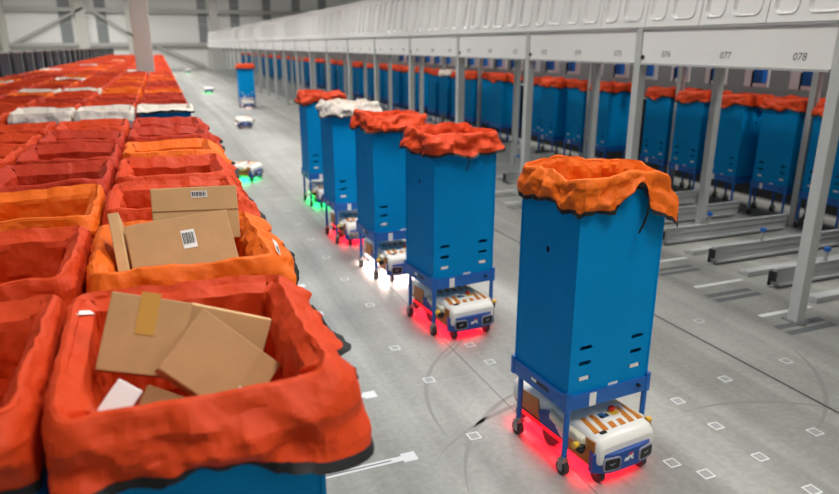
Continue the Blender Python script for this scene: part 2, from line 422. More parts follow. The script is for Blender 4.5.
def legs_mesh():
    mb = MB()
    for sx in (-1, 1):
        for sy in (-1, 1):
            mb.tube((sx * (TW - .02), sy * (TD - .03), .09), (sx * (TW - .02), sy * (TD - .03), .41), .0165, 6)
            mb.tube((sx * (TW - .02) - .016, sy * (TD - .03), .042), (sx * (TW - .02) + .016, sy * (TD - .03), .042), .042, 10)
    v = TRAY
    k = len(mb.v); mb.v += [x.co[:] for x in v.vertices]; mb.f += [tuple(i + k for i in p.vertices) for p in v.polygons]
    return mb.mesh('wheeled_frame')
LEGS_FAR = legs_mesh()
STK = MB().prism([(-.034, -.012), (.030, -.012), (.036, .010), (-.030, .010)], Matrix.Translation((0, -BD - .0008, 0)) @ Matrix.Rotation(PI / 2, 4, 'X'), .001).mesh('sticker')
STK_T = MB().box((0, 0, 0), (.046, .002, .08)).mesh('tray_sticker')
BARS = MB()
for i in range(5): BARS.box((-.014 + .007 * i, -.0012, 0), (.0025 + .0015 * (i % 2), .001, .07))
BARS = BARS.mesh('sticker_bars')
def cart(label, x, y, rz, liner, hem, bagmat, level, group, hemmat='hem'):
    """level 2: full detail, 1: frame with legs and plain body, 0: body and liner on a simple wheeled frame"""
    t = thing('container_cart', label, 'cart', (x, y, 0), rz, group)
    b = obj('bin_body', BODY if level == 2 else BODY_FAR, 'blue', t)
    lm = liner
    if lm.materials and lm.materials[0] != MT[bagmat]:
        key = lm.name.split('#')[0] + '#' + bagmat
        if key not in bpy.data.meshes:
            c = lm.copy(); c.name = key; c.materials.clear(); c.materials.append(MT[bagmat])
        lm = bpy.data.meshes[key]
    l = obj('bag_liner', lm, bagmat, t)
    if hem: obj('hem', hem, hemmat, l)
    if level == 2:
        tr = obj('tray', TRAY, 'steel_blue', t)
        obj('tray_slot', SLOTSTRIP, 'black', tr)
        s = obj('sticker', STK_T, 'paper', tr, (-.115, -TD - .0008, .44)); obj
        obj('sticker', MB().box((-TW - .0012, .035, .452), (.001, .05, .018)).mesh('sticker'), 'paper', tr)
        obj('knob', MB().tube((.205, -TD, .452), (.205, -TD - .016, .452), .011, 10).mesh('knob', True), 'black', tr)
        for sx in (-1, 1):
            for sy in (-1, 1):
                g = obj('leg', LEG, 'steel_blue', t, (sx * (TW - .02), (-TD + .012) if sy < 0 else (TD - .075), 0))
                obj('caster_fork', FORK, 'zinc', g); obj('caster_wheel', WHEEL, 'rubber', g)
        for sx in (-1, 1):
            obj('sticker', MB().box((sx * .178, -BD - .0008 + .0045, .575), (.062, .009, .021)).mesh('sticker'), 'paper', b)
        obj('logo_sticker', STK, 'paper', b, (.03, 0, .495))
    else:
        obj('wheeled_frame', LEGS_FAR, 'steel_blue', t)
    return t
def strap(t, x, y0, z, sw=.02, ln=.11, lean=.0):
    """black closing strap hanging from the hem"""
    mb = MB(); n = 8; pts = []
    for i in range(n + 1):
        f = i / n; pts.append((x + lean * f + .01 * math.sin(f * 4), y0 - .006 - .012 * math.sin(f * PI), z - ln * f))
    for i in range(n): mb.bar(pts[i], pts[i + 1], .004 if False else sw * (.55 if i < 5 else .9), .005)
    return obj('strap', mb.mesh('strap'), 'hem', t)

# ---- carts being towed along the aisle, with the robots under them
def make_robot(label, x, y, rz, lamp, group, number=True, power=14, level=2):
    t = thing('towing_robot', label, 'robot', (x, y, 0), rz, group)      # local -y is forward, origin under the middle
    L0, L1, W = -.40, .46, .205
    # white cover: lofted cross sections from nose to tail
    def ring(yy, hw, zt, zb, r=.035):
        return [(p[0], yy, p[1] + (zt + zb) / 2) for p in rrect(hw, (zt - zb) / 2, min(r, (zt - zb) / 2.1), 3)]
    secs = [(L0 + .008, W - .012, .235, .135), (L0 + .02, W - .004, .262, .12), (L0 + .05, W, .278, .115), (L0 + .12, W, .288, .115), (-.10, W, .292, .115), (.0, W - .02, .292, .115),
            (.10, W - .04, .29, .115), (.2, W - .03, .285, .115), (L1 - .06, W - .02, .275, .12), (L1 - .015, W - .045, .255, .135), (L1, W - .07, .235, .15)]
    mb = MB(); m = 16
    for s in secs: mb.v += ring(*s)
    for i in range(len(secs) - 1):
        for j in range(m): mb.f.append((i * m + j, i * m + (j + 1) % m, (i + 1) * m + (j + 1) % m, (i + 1) * m + j))
    mb.f.append(tuple(range(m))); mb.f.append(tuple(range((len(secs) - 1) * m, len(secs) * m))[::-1])
    sh = obj('cover', mb.mesh('cover', True), 'white', t)
    # orange flanks
    for s in (-1, 1):
        R = Matrix.Translation((s * (W - .001), 0, 0)) @ Matrix.Rotation(PI / 2, 4, 'Y') if False else None
        for nm, pl, dx in (('side_panel', [(L0 + .035, .105), (-.13, .105), (-.09, .250), (L0 + .045, .262)], W), ('side_panel', [(.14, .125), (L1 - .075, .13), (L1 - .06, .245), (.17, .25)], W - .026)):
            q = MB(); a = [(s * (dx - .02), p[0], p[1]) for p in pl]; b = [(s * (dx + .003), p[0], p[1]) for p in pl]
            q.add(a + b, [(0, 1, 2, 3), (7, 6, 5, 4)] + [(i, (i + 1) % 4, 4 + (i + 1) % 4, 4 + i) for i in range(4)])
            sp = obj(nm, q.mesh(nm), 'brown', t)
        q = MB(); pl = [(-.14, .12), (.12, .12), (.15, .19), (.05, .235), (-.02, .16), (-.12, .15)]
        a = [(s * (W - .055), p[0], p[1]) for p in pl]; b = [(s * (W - .012), p[0], p[1]) for p in pl]; n = len(pl)
        q.add(a + b, [tuple(range(n)), tuple(range(n, 2 * n))[::-1]] + [(i, (i + 1) % n, n + (i + 1) % n, n + i) for i in range(n)])
        obj('side_swoosh', q.mesh('side_swoosh'), 'navy', t)
    # dark chassis
    obj('chassis', MB().box((0, .02, .10), (2 * W - .10, L1 - L0 - .10, .05)).mesh('chassis', bevel=.01), 'black', t)
    # blue front bumper with two lens windows
    mb = MB(); pl = []
    nb = 14
    for i in range(nb + 1):
        f = -1 + 2 * i / nb; xx = f * (W + .013); yy = L0 - .012 + .055 * abs(f) ** 4; pl.append((xx, yy))
    for (x0, y0) in pl: mb.v += [(x0, y0, .078), (x0, y0, .196), (x0 * .97, y0 + .03, .200), (x0 * .97, y0 + .03, .078)]
    for i in range(nb):
        for j in range(4): mb.f.append((4 * i + j, 4 * i + (j + 1) % 4, 4 * i + 4 + (j + 1) % 4, 4 * i + 4 + j))
    mb.f += [(0, 1, 2, 3), tuple(4 * nb + j for j in (3, 2, 1, 0))]
    bp = obj('bumper', mb.mesh('bumper', bevel=.004), 'navy', t)
    for s in (-1, 1):
        F = Matrix.Translation((s * .122, L0 - .0025, .138)) @ Matrix.Rotation(s * .13, 4, 'Z') @ Matrix.Rotation(PI / 2, 4, 'X')
        fr = obj('lens_window', MB().prism(rrect(.056, .040, .02), F, .011).mesh('lens_window', True), 'pink', bp)
        obj('lens', MB().prism(rrect(.049, .032, .015), F, .0125).mesh('lens', True), 'glass', bp)
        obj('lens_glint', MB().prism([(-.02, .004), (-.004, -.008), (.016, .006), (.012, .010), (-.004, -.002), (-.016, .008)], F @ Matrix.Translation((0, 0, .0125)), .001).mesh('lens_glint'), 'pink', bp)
    F = Matrix.Translation((0, L0 - .012, .142)) @ Matrix.Rotation(PI / 2, 4, 'X')
    obj('logo', MB().prism([(-.036, -.014), (-.004, -.014), (.002, .004), (.010, -.004), (.018, -.014), (.034, -.012), (.020, .002), (.030, .016), (.012, .012), (-.004, .012), (-.010, .006), (-.030, .006)], F, .002).mesh('logo'), 'paper', bp)
    obj('logo', MB().prism([(-.008, .018), (.03, .020), (.02, .028), (-.002, .026)], F, .002).mesh('logo'), 'redbtn', bp)
    # hazard stripes on the top
    zt = .2925
    for i in range(6):
        x0 = -.175 + .064 * i
        seg = [(-.315, -.262), (-.125, .02)] if -.10 < x0 < .07 else [(-.315, .02)]
        for y0, y1 in seg:
            pts = [(x0 + .16 * (y0 + .315), y0), (x0 + .036 + .16 * (y0 + .315), y0), (x0 + .036 + .16 * (y1 + .315), y1), (x0 + .16 * (y1 + .315), y1)]
            pts = [(max(-.180, min(.180, p[0])), p[1]) for p in pts]
            if pts[1][0] - pts[0][0] < .004: continue
            obj('hazard_stripe', MB().prism(pts, Matrix.Translation((0, 0, .2892)) @ Matrix.Rotation(.016, 4, 'X'), .0040).mesh('hazard_stripe'), 'stripe', sh)
    # control panel
    cp = obj('control_panel', MB().prism([(p[0] + .02, p[1] - .195) for p in rrect(.078, .045, .014)], Matrix.Translation((0, 0, .288)), .0065).mesh('control_panel'), 'paper', t)
    for (px_, py_, a, b, h, mm, nm) in ((-.022, -.205, .020, .022, .009, 'cyan', 'display'), (.062, -.205, .026, .026, .009, 'yellow', 'button_base'), (-.035, -.215, .010, .012, .0105, 'black', 'switch'), (.005, -.212, .008, .012, .0105, 'black', 'switch')):
        obj(nm, MB().box((px_, py_, .288 + h / 2), (2 * a, 2 * b, h)).mesh(nm), mm, cp)
    obj('emergency_button', MB().tube((.062, -.190, .295), (.062, -.190, .312), .012, 14).tube((.062, -.190, .310), (.062, -.190, .322), .021, 16, .017).mesh('emergency_button', True), 'redbtn', cp)
    obj('dome', MB().tube((-.03, -.13, .29), (-.03, -.13, .302), .032, 18, .024).mesh('dome', True), 'white', t)
    obj('slot', MB().box((-.125, -.325, .2865), (.04, .018, .008)).mesh('slot'), 'black', sh)
    # side latch arms
    for s in (-1, 1):
        q = MB()
        pl = [(.19, -.285), (.235, -.285), (.25, -.262), (.240, -.22), (.236, -.10), (.215, .02), (.17, .05), (.17, -.10)]
        q.prism([(s * p[0], p[1]) for p in (pl if s > 0 else pl[::-1])], Matrix.Translation((0, 0, .205)), .055)
        ar = obj('latch_arm', q.mesh('latch_arm', True, bevel=.012), 'cream', t)
        obj('latch_claw', MB().box((s * .245, -.288, .205), (.05, .03, .035)).box((s * .25, -.302, .195), (.026, .02, .024)).mesh('latch_claw', bevel=.006), 'black', ar)
        obj('latch_tip', MB().tube((s * .255, -.275, .225), (s * .285, -.275, .225), .018, 12).mesh('latch_tip', True), 'yellow', ar)
    # wheels
    for s in (-1, 1):
        obj('front_wheel', MB().tube((s * .155 - .015, L0 + .06, .045), (s * .155 + .015, L0 + .06, .045), .045, 18).box((s * .155, L0 + .06, .085), (.04, .05, .03)).mesh('front_wheel', True), 'rubber', t)
        obj('drive_wheel', MB().tube((s * .15 - .02, .06, .065), (s * .15 + .02, .06, .065), .065, 20).mesh('drive_wheel', True), 'rubber', t)
        obj('rear_wheel', MB().tube((s * .14 - .013, L1 - .08, .04), (s * .14 + .013, L1 - .08, .04), .04, 16).mesh('rear_wheel', True), 'rubber', t)
    if number:
        cu = bpy.data.curves.new('number_text', 'FONT'); cu.body = '1221'; cu.size = .042; cu.align_x = 'CENTER'
        o = bpy.data.objects.new('number_text', cu); COL.objects.link(o)
        me = bpy.data.meshes.new_from_object(o); bpy.data.objects.remove(o)
        no = obj('number_text', me, 'paper', t, (-W - .0045, L0 + .135, .205)); no.rotation_euler = (PI / 2, 0, -PI / 2)
    # lit strips along the underside and the lamp that makes the glow on the floor
    c = {'red': (1, .008, .03), 'green': (.02, 1, .22), 'white': (1, .72, .66)}[lamp]
    for s in (-1, 1):
        obj('under_light', MB().box((s * (W - .015), .02, .104), (.016, .62, .012)).mesh('under_light'), lamp[0] + '_on', t)
    ld = bpy.data.lights.new('under_lamp', 'AREA'); ld.shape = 'RECTANGLE'; ld.size = .42; ld.size_y = .76; ld.energy = power; ld.color = c
    lo = bpy.data.objects.new('under_lamp', ld); COL.objects.link(lo); lo.parent = t; lo.location = (-.03, .03, .066)
    return t
CXC = 2.185                       # cart line in the aisle (centre)
def front_custom(x, y, nx, ny):   # front cart: cuff lifts at the front corner, hangs at the right
    d, r, f = 1.0, 0.0, 0.0
    if ny < -.5:
        d -= .48 * math.exp(-((x - .055) / .06) ** 2)
        if x > .08: d += .60 * min(1, (x - .08) / .05) * (1 - .3 * (x - .08) / .2)
        if x < -.1: d += .12
    if nx > .3: d += .38 * nx; f += .030 * nx
    if nx < -.5: d += .10; f -= .012
    r += .03 * math.exp(-(x ** 2 + (y - .25) ** 2) / .03)
    return d, r, f
group_t = 'carts towed in line along the aisle'
group_r = 'robots under the towed carts'
towed = [  # front-face y, x of left side at front, yaw, bag, lamp, seed, labels
    (2.62, 1.885, 4.0, 'orange', 'red', 3, 'tall blue container cart with bright orange bag liner, nearest in the aisle', 'white and orange striped robot under the nearest aisle cart, glowing red below'),
    (4.585, 1.925, 5.0, 'red', 'red', 8, 'tall blue cart with red-orange liner, second in the aisle line', 'striped robot under the second aisle cart, red glow below'),
    (6.05, 1.90, 3.0, 'red', 'white', 14, 'tall blue cart with red-orange liner, third in the aisle line', 'robot under the third aisle cart with white light below'),
    (7.45, 1.86, 2.0, 'white_bag', 'red', 21, 'tall blue cart with white bag liner, fourth in the aisle line', 'robot under the white-lined aisle cart, red glow below'),
    (9.45, 1.99, 0.0, 'red', 'green', 25, 'tall blue cart with red-orange liner, fifth and last of the aisle line', 'robot under the fifth aisle cart with green light below'),
]
for i, (fy, lx, yaw, bag, lamp, seed, lab, rlab) in enumerate(towed):
    a = math.radians(yaw)
    cx = lx + TW * math.cos(a) - TD * math.sin(a); cy = fy + TD * math.cos(a) + TW * math.sin(a)
    me, hm = bag_meshes(seed, BW, BD, 1.665 if i == 0 else 1.652, n=300 if i == 0 else 180, rough=.044, drop=.15, flare=.016, lift=.026, dropvar=.18 if i == 0 else .3, custom=front_custom if i == 0 else None)
    t = cart(lab, cx, cy, a, me, hm, bag, 2, group_t)
    if i == 0: strap(t, .10, -BD - .045, 1.575, ln=.20, lean=-.03)
    elif i < 3: strap(t, -.02, -BD - .05, 1.49, ln=.12)
    make_robot(rlab, cx + .002, cy - .035, a + math.radians(2.5 if i == 0 else 0), lamp, group_r, number=(i == 0), power={'red': 9, 'green': 10, 'white': 34}[lamp])
# far cart and robots in the aisle
me, hm = bag_meshes(31, BW, BD, 1.62, n=60)
q = at(247, 107)
cart('blue cart with orange liner standing alone far down the aisle', 3.3, 26.3, 0, me, hm, 'red', 2, group_t)
make_robot('robot under the lone cart far down the aisle', 3.3, 26.265, 0, 'white', group_r, False, 3)
for (u, v, lamp, rz, lab, e) in ((240, 181, 'green', 55, 'robot without a cart crossing beside the bins, green light below', 16), (245, 128, 'white', 0, 'small white robot without a cart in mid aisle, dark below', .5),
                          (209, 93, 'green', 0, 'distant robot without a cart with green light, left of the lone cart', 6), (188, 73, 'green', 0, 'farthest tiny robot with green light near the back wall', 8)):
    q = at(u, v)
    make_robot(lab, q.x, q.y + .2, math.radians(rz), lamp, 'robots driving without a cart', False, e)

# ---- the field of parked carts on the left
VAR = [bag_meshes(100 + i, BW, BD, 1.622, n=68, rough=.042, drop=.18, flare=.022, lift=.018, dropvar=.25, lims=(-.37, .37, -.287, .287)) for i in range(6)]
random.seed(5)
COLP, ROWP = .60, .80
def field_pos(k, c):
    y = 1.60 + ROWP * k
    return .0 - COLP * c + .0125 * y, y
bagof = {(0, 0): 'red', (1, 0): 'orange', (2, 0): 'red', (3, 0): 'red', (4, 0): 'orange', (5, 0): 'crimson', (6, 0): 'crimson', (8, 0): 'white_bag', (8, 1): 'white_bag', (8, 2): 'white_bag',
         (0, 1): 'red', (1, 1): 'red', (2, 1): 'orange', (3, 1): 'crimson', (4, 1): 'crimson', (5, 1): 'crimson'}
for u, v in ((80, 93), (70, 83), (6, 86), (50, 72), (90, 67), (120, 62), (160, 73), (60, 93), (132, 73)):
    p = at(u, v, z=1.55); k = round((p.y - 1.6) / ROWP); c = round((.0 + .0125 * p.y - p.x) / COLP); bagof[(k, c)] = 'white_bag'
CNAME = {'red': 'red-orange', 'orange': 'bright orange', 'crimson': 'deep red-orange', 'white_bag': 'white'}
COLX = ['outermost column by the aisle', 'second column from the aisle', 'third column from the aisle', 'fourth column from the aisle', 'fifth column from the aisle', 'sixth column from the aisle']
def near_corner(x, y, nx, ny):    # the cuffs beside the aisle hang lower and stand out at the camera-side corner (local +x, +y)
    g = math.exp(-((x - .30) ** 2 + (y - .26) ** 2) / .018); w_ = max(0, ny) ** 2
    return 1 - .42 * w_ * (1 - g) + .10 * g, 0, .034 * w_ - .012 * g
def nearest_corner(x, y, nx, ny): # the nearest cart's liner sags along its front edge
    d, r, f = near_corner(x, y, nx, ny); w_ = max(0, nx) ** 2
    return d * (1 - .22 * w_), r - .024 * w_, f
from mathutils.bvhtree import BVHTree
def sew_on(t, me, name, u, v, w_, h_, ang):
    """small white cloth label lying on the liner where the photograph shows it"""
    bpy.context.view_layer.update(); inv = t.matrix_world.inverted()
    bv = BVHTree.FromPolygons([x.co for x in me.vertices], [tuple(p.vertices) for p in me.polygons])
    o_ = inv @ Vector((0, 0, CAMH)); d_ = (inv.to_3x3() @ ray(u, v)).normalized()
    p, nrm, _, _ = bv.ray_cast(o_, d_)
    if nrm.dot(d_) > 0: nrm = -nrm
    q = obj(name, MB().box((0, 0, 0), (w_, h_, .002)).mesh(name), 'paper', t)
    q.location = p + nrm * .004; q.rotation_euler = (nrm.to_track_quat('Z', 'Y').to_matrix() @ Matrix.Rotation(ang, 3, 'Z')).to_euler()
    return q
rest = {}
for k in range(66):
    for c in range(6):
        x, y = field_pos(k, c)
        if abs(y - 20.1) < .55 and abs(x + .1) < .62: continue
        if k == 7 and c < 3: continue
        u, v = project(x + .4, y, 1.6)
        if u < -12 or v > 760: continue
        bag = bagof.get((k, c)) or random.choice(['red', 'red', 'red', 'crimson', 'crimson', 'orange'])
        jx, jy, jr = random.uniform(-.003, .003), random.uniform(-.012, .012), random.uniform(-.006, .006)
        if k < 38:
            near = k < 9 and c < 3
            if near:
                fl_ = .03 if c == 0 else .015
                me, hm = bag_meshes(300 + k * 7 + c * 31, BW + (.044 if (k, c) == (0, 0) else .03), BD + .010, 1.642, n=300 if k < 3 else 120, rough=.042, drop=.18 if (k, c) != (8, 0) else .03, flare=fl_, lift=.014, depth=.55, dropvar=.2, ix=.04, iy=.018,
                                    lims=(-.385, .385 if k else .5, -.288, .44 if c == 0 and k < 7 else .288), custom=nearest_corner if (k, c) == (0, 0) else near_corner if c == 0 else None)
                if (k, c) == (0, 0): jy = -.02
            else: me, hm = random.choice(VAR)
            lab = 'blue cart with %s liner, %s row from the front, %s' % (CNAME[bag], ordw(k), COLX[c])
            t = cart(lab, x + jx, y + jy, -PI / 2 + jr + (PI if random.random() < .5 and not near else 0), me, hm if k < 16 else None, bag, 2 if c == 0 and k < 9 else 1, 'parked carts with bag liners on the left')
            if (k, c) == (0, 0): sew_on(t, me, 'ribbon', 83, 314, .018, .062, .9)
            if (k, c) == (1, 0):
                g_ = sew_on(t, me, 'label_tag', 276, 248, .075, .026, .5)
                obj('print', MB().box((-.012, 0, .0012), (.036, .012, .001)).mesh('print'), 'grey_ink', g_)
        else:
            rest.setdefault(bag, []).append((x + jx, y + jy, jr))
# the carts too far away to tell apart
fme = bag_meshes(400, BW, BD, 1.622, n=32, rough=.03, drop=.17, flare=.02, lift=.025, lims=(-.33, .33, -.287, .287))[0]
mb = MB(); mi = []
order = ['blue'] + sorted(rest)
for bi, bag in enumerate(sorted(rest)):
    for (x, y, r) in rest[bag]:
        Mx = Matrix.Translation((x, y, 0)) @ Matrix.Rotation(-PI / 2 + r, 4, 'Z')
        n0 = len(mb.f); mb.add([v.co for v in fme.vertices], [tuple(p.vertices) for p in fme.polygons], Mx); mi += [bi + 1] * (len(mb.f) - n0)
        n0 = len(mb.f); mb.add([v.co for v in BODY_FAR.vertices], [tuple(p.vertices) for p in BODY_FAR.polygons], Mx); mb.add([v.co for v in LEGS_FAR.vertices], [tuple(p.vertices) for p in LEGS_FAR.polygons], Mx); mi += [0] * (len(mb.f) - n0)
me = mb.mesh('distant_parked_carts')
for m_ in order: me.materials.append(MT[m_])
me.polygons.foreach_set('material_index', mi)
tag(obj('distant_parked_carts', me), 'distant mass of orange-lined carts beyond the white column', 'carts', kind='stuff')

# hall column among the carts and the dark partition left of them
cx_, cy_ = at(146, 72, z=1.6).x, 20.1
col_ = struct('column', MB().box((cx_, cy_, 5), (.46, .40, 10)).mesh('column', bevel=.02), 'column')
tag(col_, 'white square hall column standing among the orange-lined carts', 'column')
pt = thing('partition', 'dark grey low partition along the left edge of the cart field', 'partition', (-4.6, 40, 0))
for i in range(24):
    y = 19 + 2 * i; x = -4.15 + .03 * (y - 24)
    obj('panel', MB().box((x + 4.6, y - 40 + 1, 1.03), (.05, 1.97, 2.02)).mesh('panel'), 'dark', pt).rotation_euler = (0, 0, 0)
    obj('post', MB().box((x + 4.6 + .04, y - 40, 1.06), (.12, .08, 2.10)).mesh('post'), 'darker' if i % 4 == 2 else 'dark', pt)
obj('top_rail', MB().bar((-4.3 + 4.6, 19 - 40, 2.07), (-2.77 + 4.6, 67 - 40, 2.07), .08, .05).mesh('top_rail'), 'beam', pt)

# ---- boxes in the nearest two carts
def box_from(label, tl, tr, bl, thick, material, group='cardboard boxes in the front bins', name='cardboard_box'):
    """tl/tr/bl = (u, v, y): photo position of three corners of the visible face and their distance along the aisle"""
    a, b, c = (at(p[0], p[1], y=p[2]) for p in (tl, tr, bl))
    ex = (b - a); wdt = ex.length; ex.normalize()
    ey = (c - a); ey -= ex * ey.dot(ex); hgt = ey.length; ey.normalize()
    ez = ex.cross(ey)
    if ez.dot((a + b) / 2 - Vector((0, 0, CAMH))) < 0: ez = -ez     # into the box, away from the camera
    o = (a + b + c - a) / 2 + ez * thick / 2 if False else a + ex * wdt / 2 + ey * hgt / 2 + ez * thick / 2
    R = Matrix((ex, ey, ez)).transposed()
    if R.determinant() < 0: R = Matrix((-ex, ey, ez)).transposed()
    me = MB().box((0, 0, 0), (wdt, hgt, thick)).mesh('carton', bevel=.003, seg=2)
    t = thing(name, label, 'box', group=group); t.matrix_world = Matrix.Translation(o) @ R.to_4x4()
    obj('carton', me, material, t)
    flip = -1 if R.col[0].dot(ex) < 0 else 1
    return t, wdt, hgt, thick, flip
def on_face(t, d, fx, fy, w_, h_, material, name, rz=0, lift=.0012):
    """flat piece on the visible face; fx, fy = -1..1 across the face seen in the photo"""
    parent, wd, hg, th, fl = t
    return obj(name, MB().box((0, 0, 0), (w_, h_, .0012)).mesh(name), material, parent, (fl * fx * wd / 2, fy * hg / 2, -th / 2 - lift), fl * rz)
def barcode(t, fx, fy, w_, h_, rz=0, lines=8):
    l = on_face(t, 0, fx, fy, w_, h_, 'paper', 'barcode_label', rz)
    m = MB(); r = random.Random(3)
    x = -.42 * w_
    while x < .40 * w_:
        b = r.choice((.02, .035, .05)) * w_; m.box((x, -.05 * h_, -.0011), (b, h_ * .62, .0012)); x += b * 1.9
    obj('barcode', m.mesh('barcode'), 'ink', l)
A = box_from('square cardboard box with tape tilted on the left of the nearest bin', (112, 291, 1.66), (193, 303, 1.65), (106, 371, 1.56), .04, 'card')
on_face(A, 0, -.05, -.55, .045, .105, 'tape', 'tape', .0)
B = box_from('cardboard box tipped forward over the others in the nearest bin', (204, 308, 1.59), (281, 364, 1.55), (168, 375, 1.49), .05, 'card')
barcode(B, .62, .30, .028, .022)
Cb = box_from('cardboard box at the back right of the nearest bin', (192, 304, 1.70), (272, 320, 1.69), (187, 352, 1.68), .025, 'card2')
Wb = box_from('small white carton low in the left of the nearest bin', (119, 378, 1.46), (143, 391, 1.44), (111, 418, 1.41), .03, 'paper', name='white_carton')
Sb = box_from('small brown box wedged low in the middle of the nearest bin', (148, 384, 1.50), (188, 398, 1.48), (144, 412, 1.46), .03, 'card_dark')
D = box_from('large flat cardboard box with barcode upright in the second bin', (124, 226, 2.40), (226, 209, 2.42), (132, 286, 2.24), .05, 'card')
barcode(D, .14, -.18, .046, .072)
E_ = box_from('thin cardboard box on edge at the left of the second bin', (107, 214, 2.40), (118, 212, 2.40), (115, 286, 2.24), .11, 'card2')
Fb = box_from('wide cardboard box with barcode at the back of the second bin', (150, 189, 2.55), (236, 185, 2.56), (150, 244, 2.49), .04, 'card2')
barcode(Fb, .1, -.72, .058, .025)
on_face(Fb, 0, 0, -.12, .31, .004, 'card_dark', 'flap_edge', .02)

# ------------------------------------------------------------------ sorting rack on the right
BAY, Y0, NB = 2.345, 3.72, 26
rack = thing('sorting_rack', 'long grey and white sorting rack with numbered chutes along the right side', 'rack', (5, Y0, 0))
POST = MB().box((0, 0, 1.235), (.10, .10, 2.47)).mesh('post', bevel=.006)
FOOT = MB().box((0, 0, .006), (.16, .16, .012)).tube((-.04, -.10, 0), (-.04, -.10, .03), .03, 10).mesh('foot_plate')
for i in range(-1, NB + 1):
    y = BAY * i
    p = obj('front_post', POST, 'post', rack, (0, y, 0))
    if -1 <= i < 10: obj('foot_plate', FOOT, 'zinc', p)
    for dx, nm in ((1.15, 'middle_post'), (2.76, 'rear_post')):
        if i < 18: obj(nm, MB().box((0, 0, 1.05), (.085, .085, 2.10)).mesh(nm) if False else POSTM if i > -1 else globals().setdefault('POSTM', MB().box((0, 0, 1.05), (.085, .085, 2.10)).mesh('post')), 'post', rack, (dx, y, 0))
def text_mesh(body, size):
    cu = bpy.data.curves.new('lane_number', 'FONT'); cu.body = body; cu.size = size; cu.align_x = 'CENTER'; cu.align_y = 'CENTER'; cu.resolution_u = 3; cu.shear = .12
    o = bpy.data.objects.new('lane_number', cu); COL.objects.link(o)
    me = bpy.data.meshes.new_from_object(o); bpy.data.objects.remove(o); bpy.data.curves.remove(cu); return me
SIGN = MB().box((-.01, BAY / 2, 2.28), (.06, BAY - .105, .365)).mesh('sign_panel', bevel=.008)
LIP = MB().box((-.02, BAY / 2, 2.105), (.085, BAY - .105, .02)).box((-.02, BAY / 2, 2.468), (.085, BAY - .1, .016)).mesh('sign_lip')
KNOB = MB().tube((-.04, .055, 2.175) if False else (-.04, BAY - .085, 2.175), (-.056, BAY - .085, 2.175), .022, 12).mesh('sign_bolt')
lane = BAY / 3
def cover_mesh():
    """white vacuum-formed cover: sheet with rounded recesses framed by raised ribs"""
    mb = MB(); W2 = lane - .012; z0, z1 = 2.485, 3.30
    bm = bmesh.new(); ed = []
    def loop(pts):
        vs = [bm.verts.new((0, p[0], p[1])) for p in pts]
        for i in range(len(vs)): ed.append(bm.edges.new((vs[i], vs[(i + 1) % len(vs)])))
    loop([(.006, z0), (lane - .006, z0), (lane - .006, z1), (.006, z1)])
    holes = []
    for cy, a in ((.235, .165), (.605, .125)):
        h = [(cy + p[0], (z0 + z1) / 2 + p[1]) for p in rrect(a, .345, .07, 5)]; holes.append(h); loop(h)
    bmesh.ops.triangle_fill(bm, edges=ed, use_beauty=True); bm.verts.index_update()
    mb.add([v.co[:] for v in bm.verts], [tuple(v.index for v in f.verts) for f in bm.faces])
    for h in holes:
        n = len(h); c = (sum(p[0] for p in h) / n, sum(p[1] for p in h) / n)
        rings = [(1, 0), (.97, -.012), (.93, -.008), (.90, .022), (.86, .03)]
        k = len(mb.v)
        for s, dx in rings:
            sy = 1 - (1 - s) * 1.0; mb.v += [(dx, c[0] + (p[0] - c[0]) * s, c[1] + (p[1] - c[1]) * (1 - (1 - s) * .5)) for p in h]
        for r in range(len(rings) - 1):
            for i in range(n): mb.f.append((k + r * n + i, k + r * n + (i + 1) % n, k + (r + 1) * n + (i + 1) % n, k + (r + 1) * n + i))
        mb.f.append(tuple(k + (len(rings) - 1) * n + i for i in range(n)))
    # side flanges
    for yy in (.006, lane - .006): mb.box((.03, yy, (z0 + z1) / 2), (.06, .004, z1 - z0))
    mb.v = [(p[0] + (p[2] - z0) * .14, p[1], p[2]) for p in mb.v]
    me = mb.mesh('cover_panel'); shade(me, .6); return me
COVER = cover_mesh()
CHUTE = MB().add([(.15, .10, 2.09), (.15, .68, 2.09), (2.3, .68, 2.02), (2.3, .10, 2.02), (.15, .10, 2.13), (.15, .68, 2.13), (2.3, .68, 2.06), (2.3, .10, 2.06)],
                 [(0, 1, 2, 3), (7, 6, 5, 4), (0, 4, 5, 1), (1, 5, 6, 2), (2, 6, 7, 3), (3, 7, 4, 0)]).mesh('chute')
for i in range(-1, NB):
    y = BAY * i
    sp = obj('sign_panel', SIGN, 'whitepanel', rack, (0, y, 0))
    obj('sign_lip', LIP, 'alu', sp); obj('sign_bolt', KNOB, 'black', sp)
    for j in range(3):
        num = 78 - 3 * i - j
        cy = lane * (j + .5) - .04
        ln = obj('lane_number', text_mesh('%03d' % num, .088), 'grey_ink', sp, (-.0415, cy, 2.205)); ln.rotation_euler = (PI / 2, 0, -PI / 2)
        obj('cover_panel', COVER, 'whitepanel', rack, (.01, y + lane * j, 0))
obj('cover_rail', MB().box((.16, BAY * (NB - 1) / 2, 3.32), (.14, BAY * (NB + 1), .05)).mesh('cover_rail'), 'whitepanel', rack)
obj('deck', MB().box((.75, BAY * (NB - 1) / 2, 2.52), (1.2, BAY * (NB + 1), .06)).mesh('deck'), 'deck', rack)  # unseen deck slab, its width chosen to shade the floor under the rack
obj('dark_backdrop', MB().box((3.62, BAY * (NB - 1) / 2, .68), (.03, BAY * (NB + 1), 1.3)).mesh('dark_backdrop'), 'darker', rack)  # added dark sheet that darkens the background behind the parked carts
obj('upper_back_panel', MB().box((3.9, BAY * (NB - 1) / 2, 1.9), (.03, BAY * (NB + 1), 1.1)).mesh('upper_back_panel'), 'deck', rack)
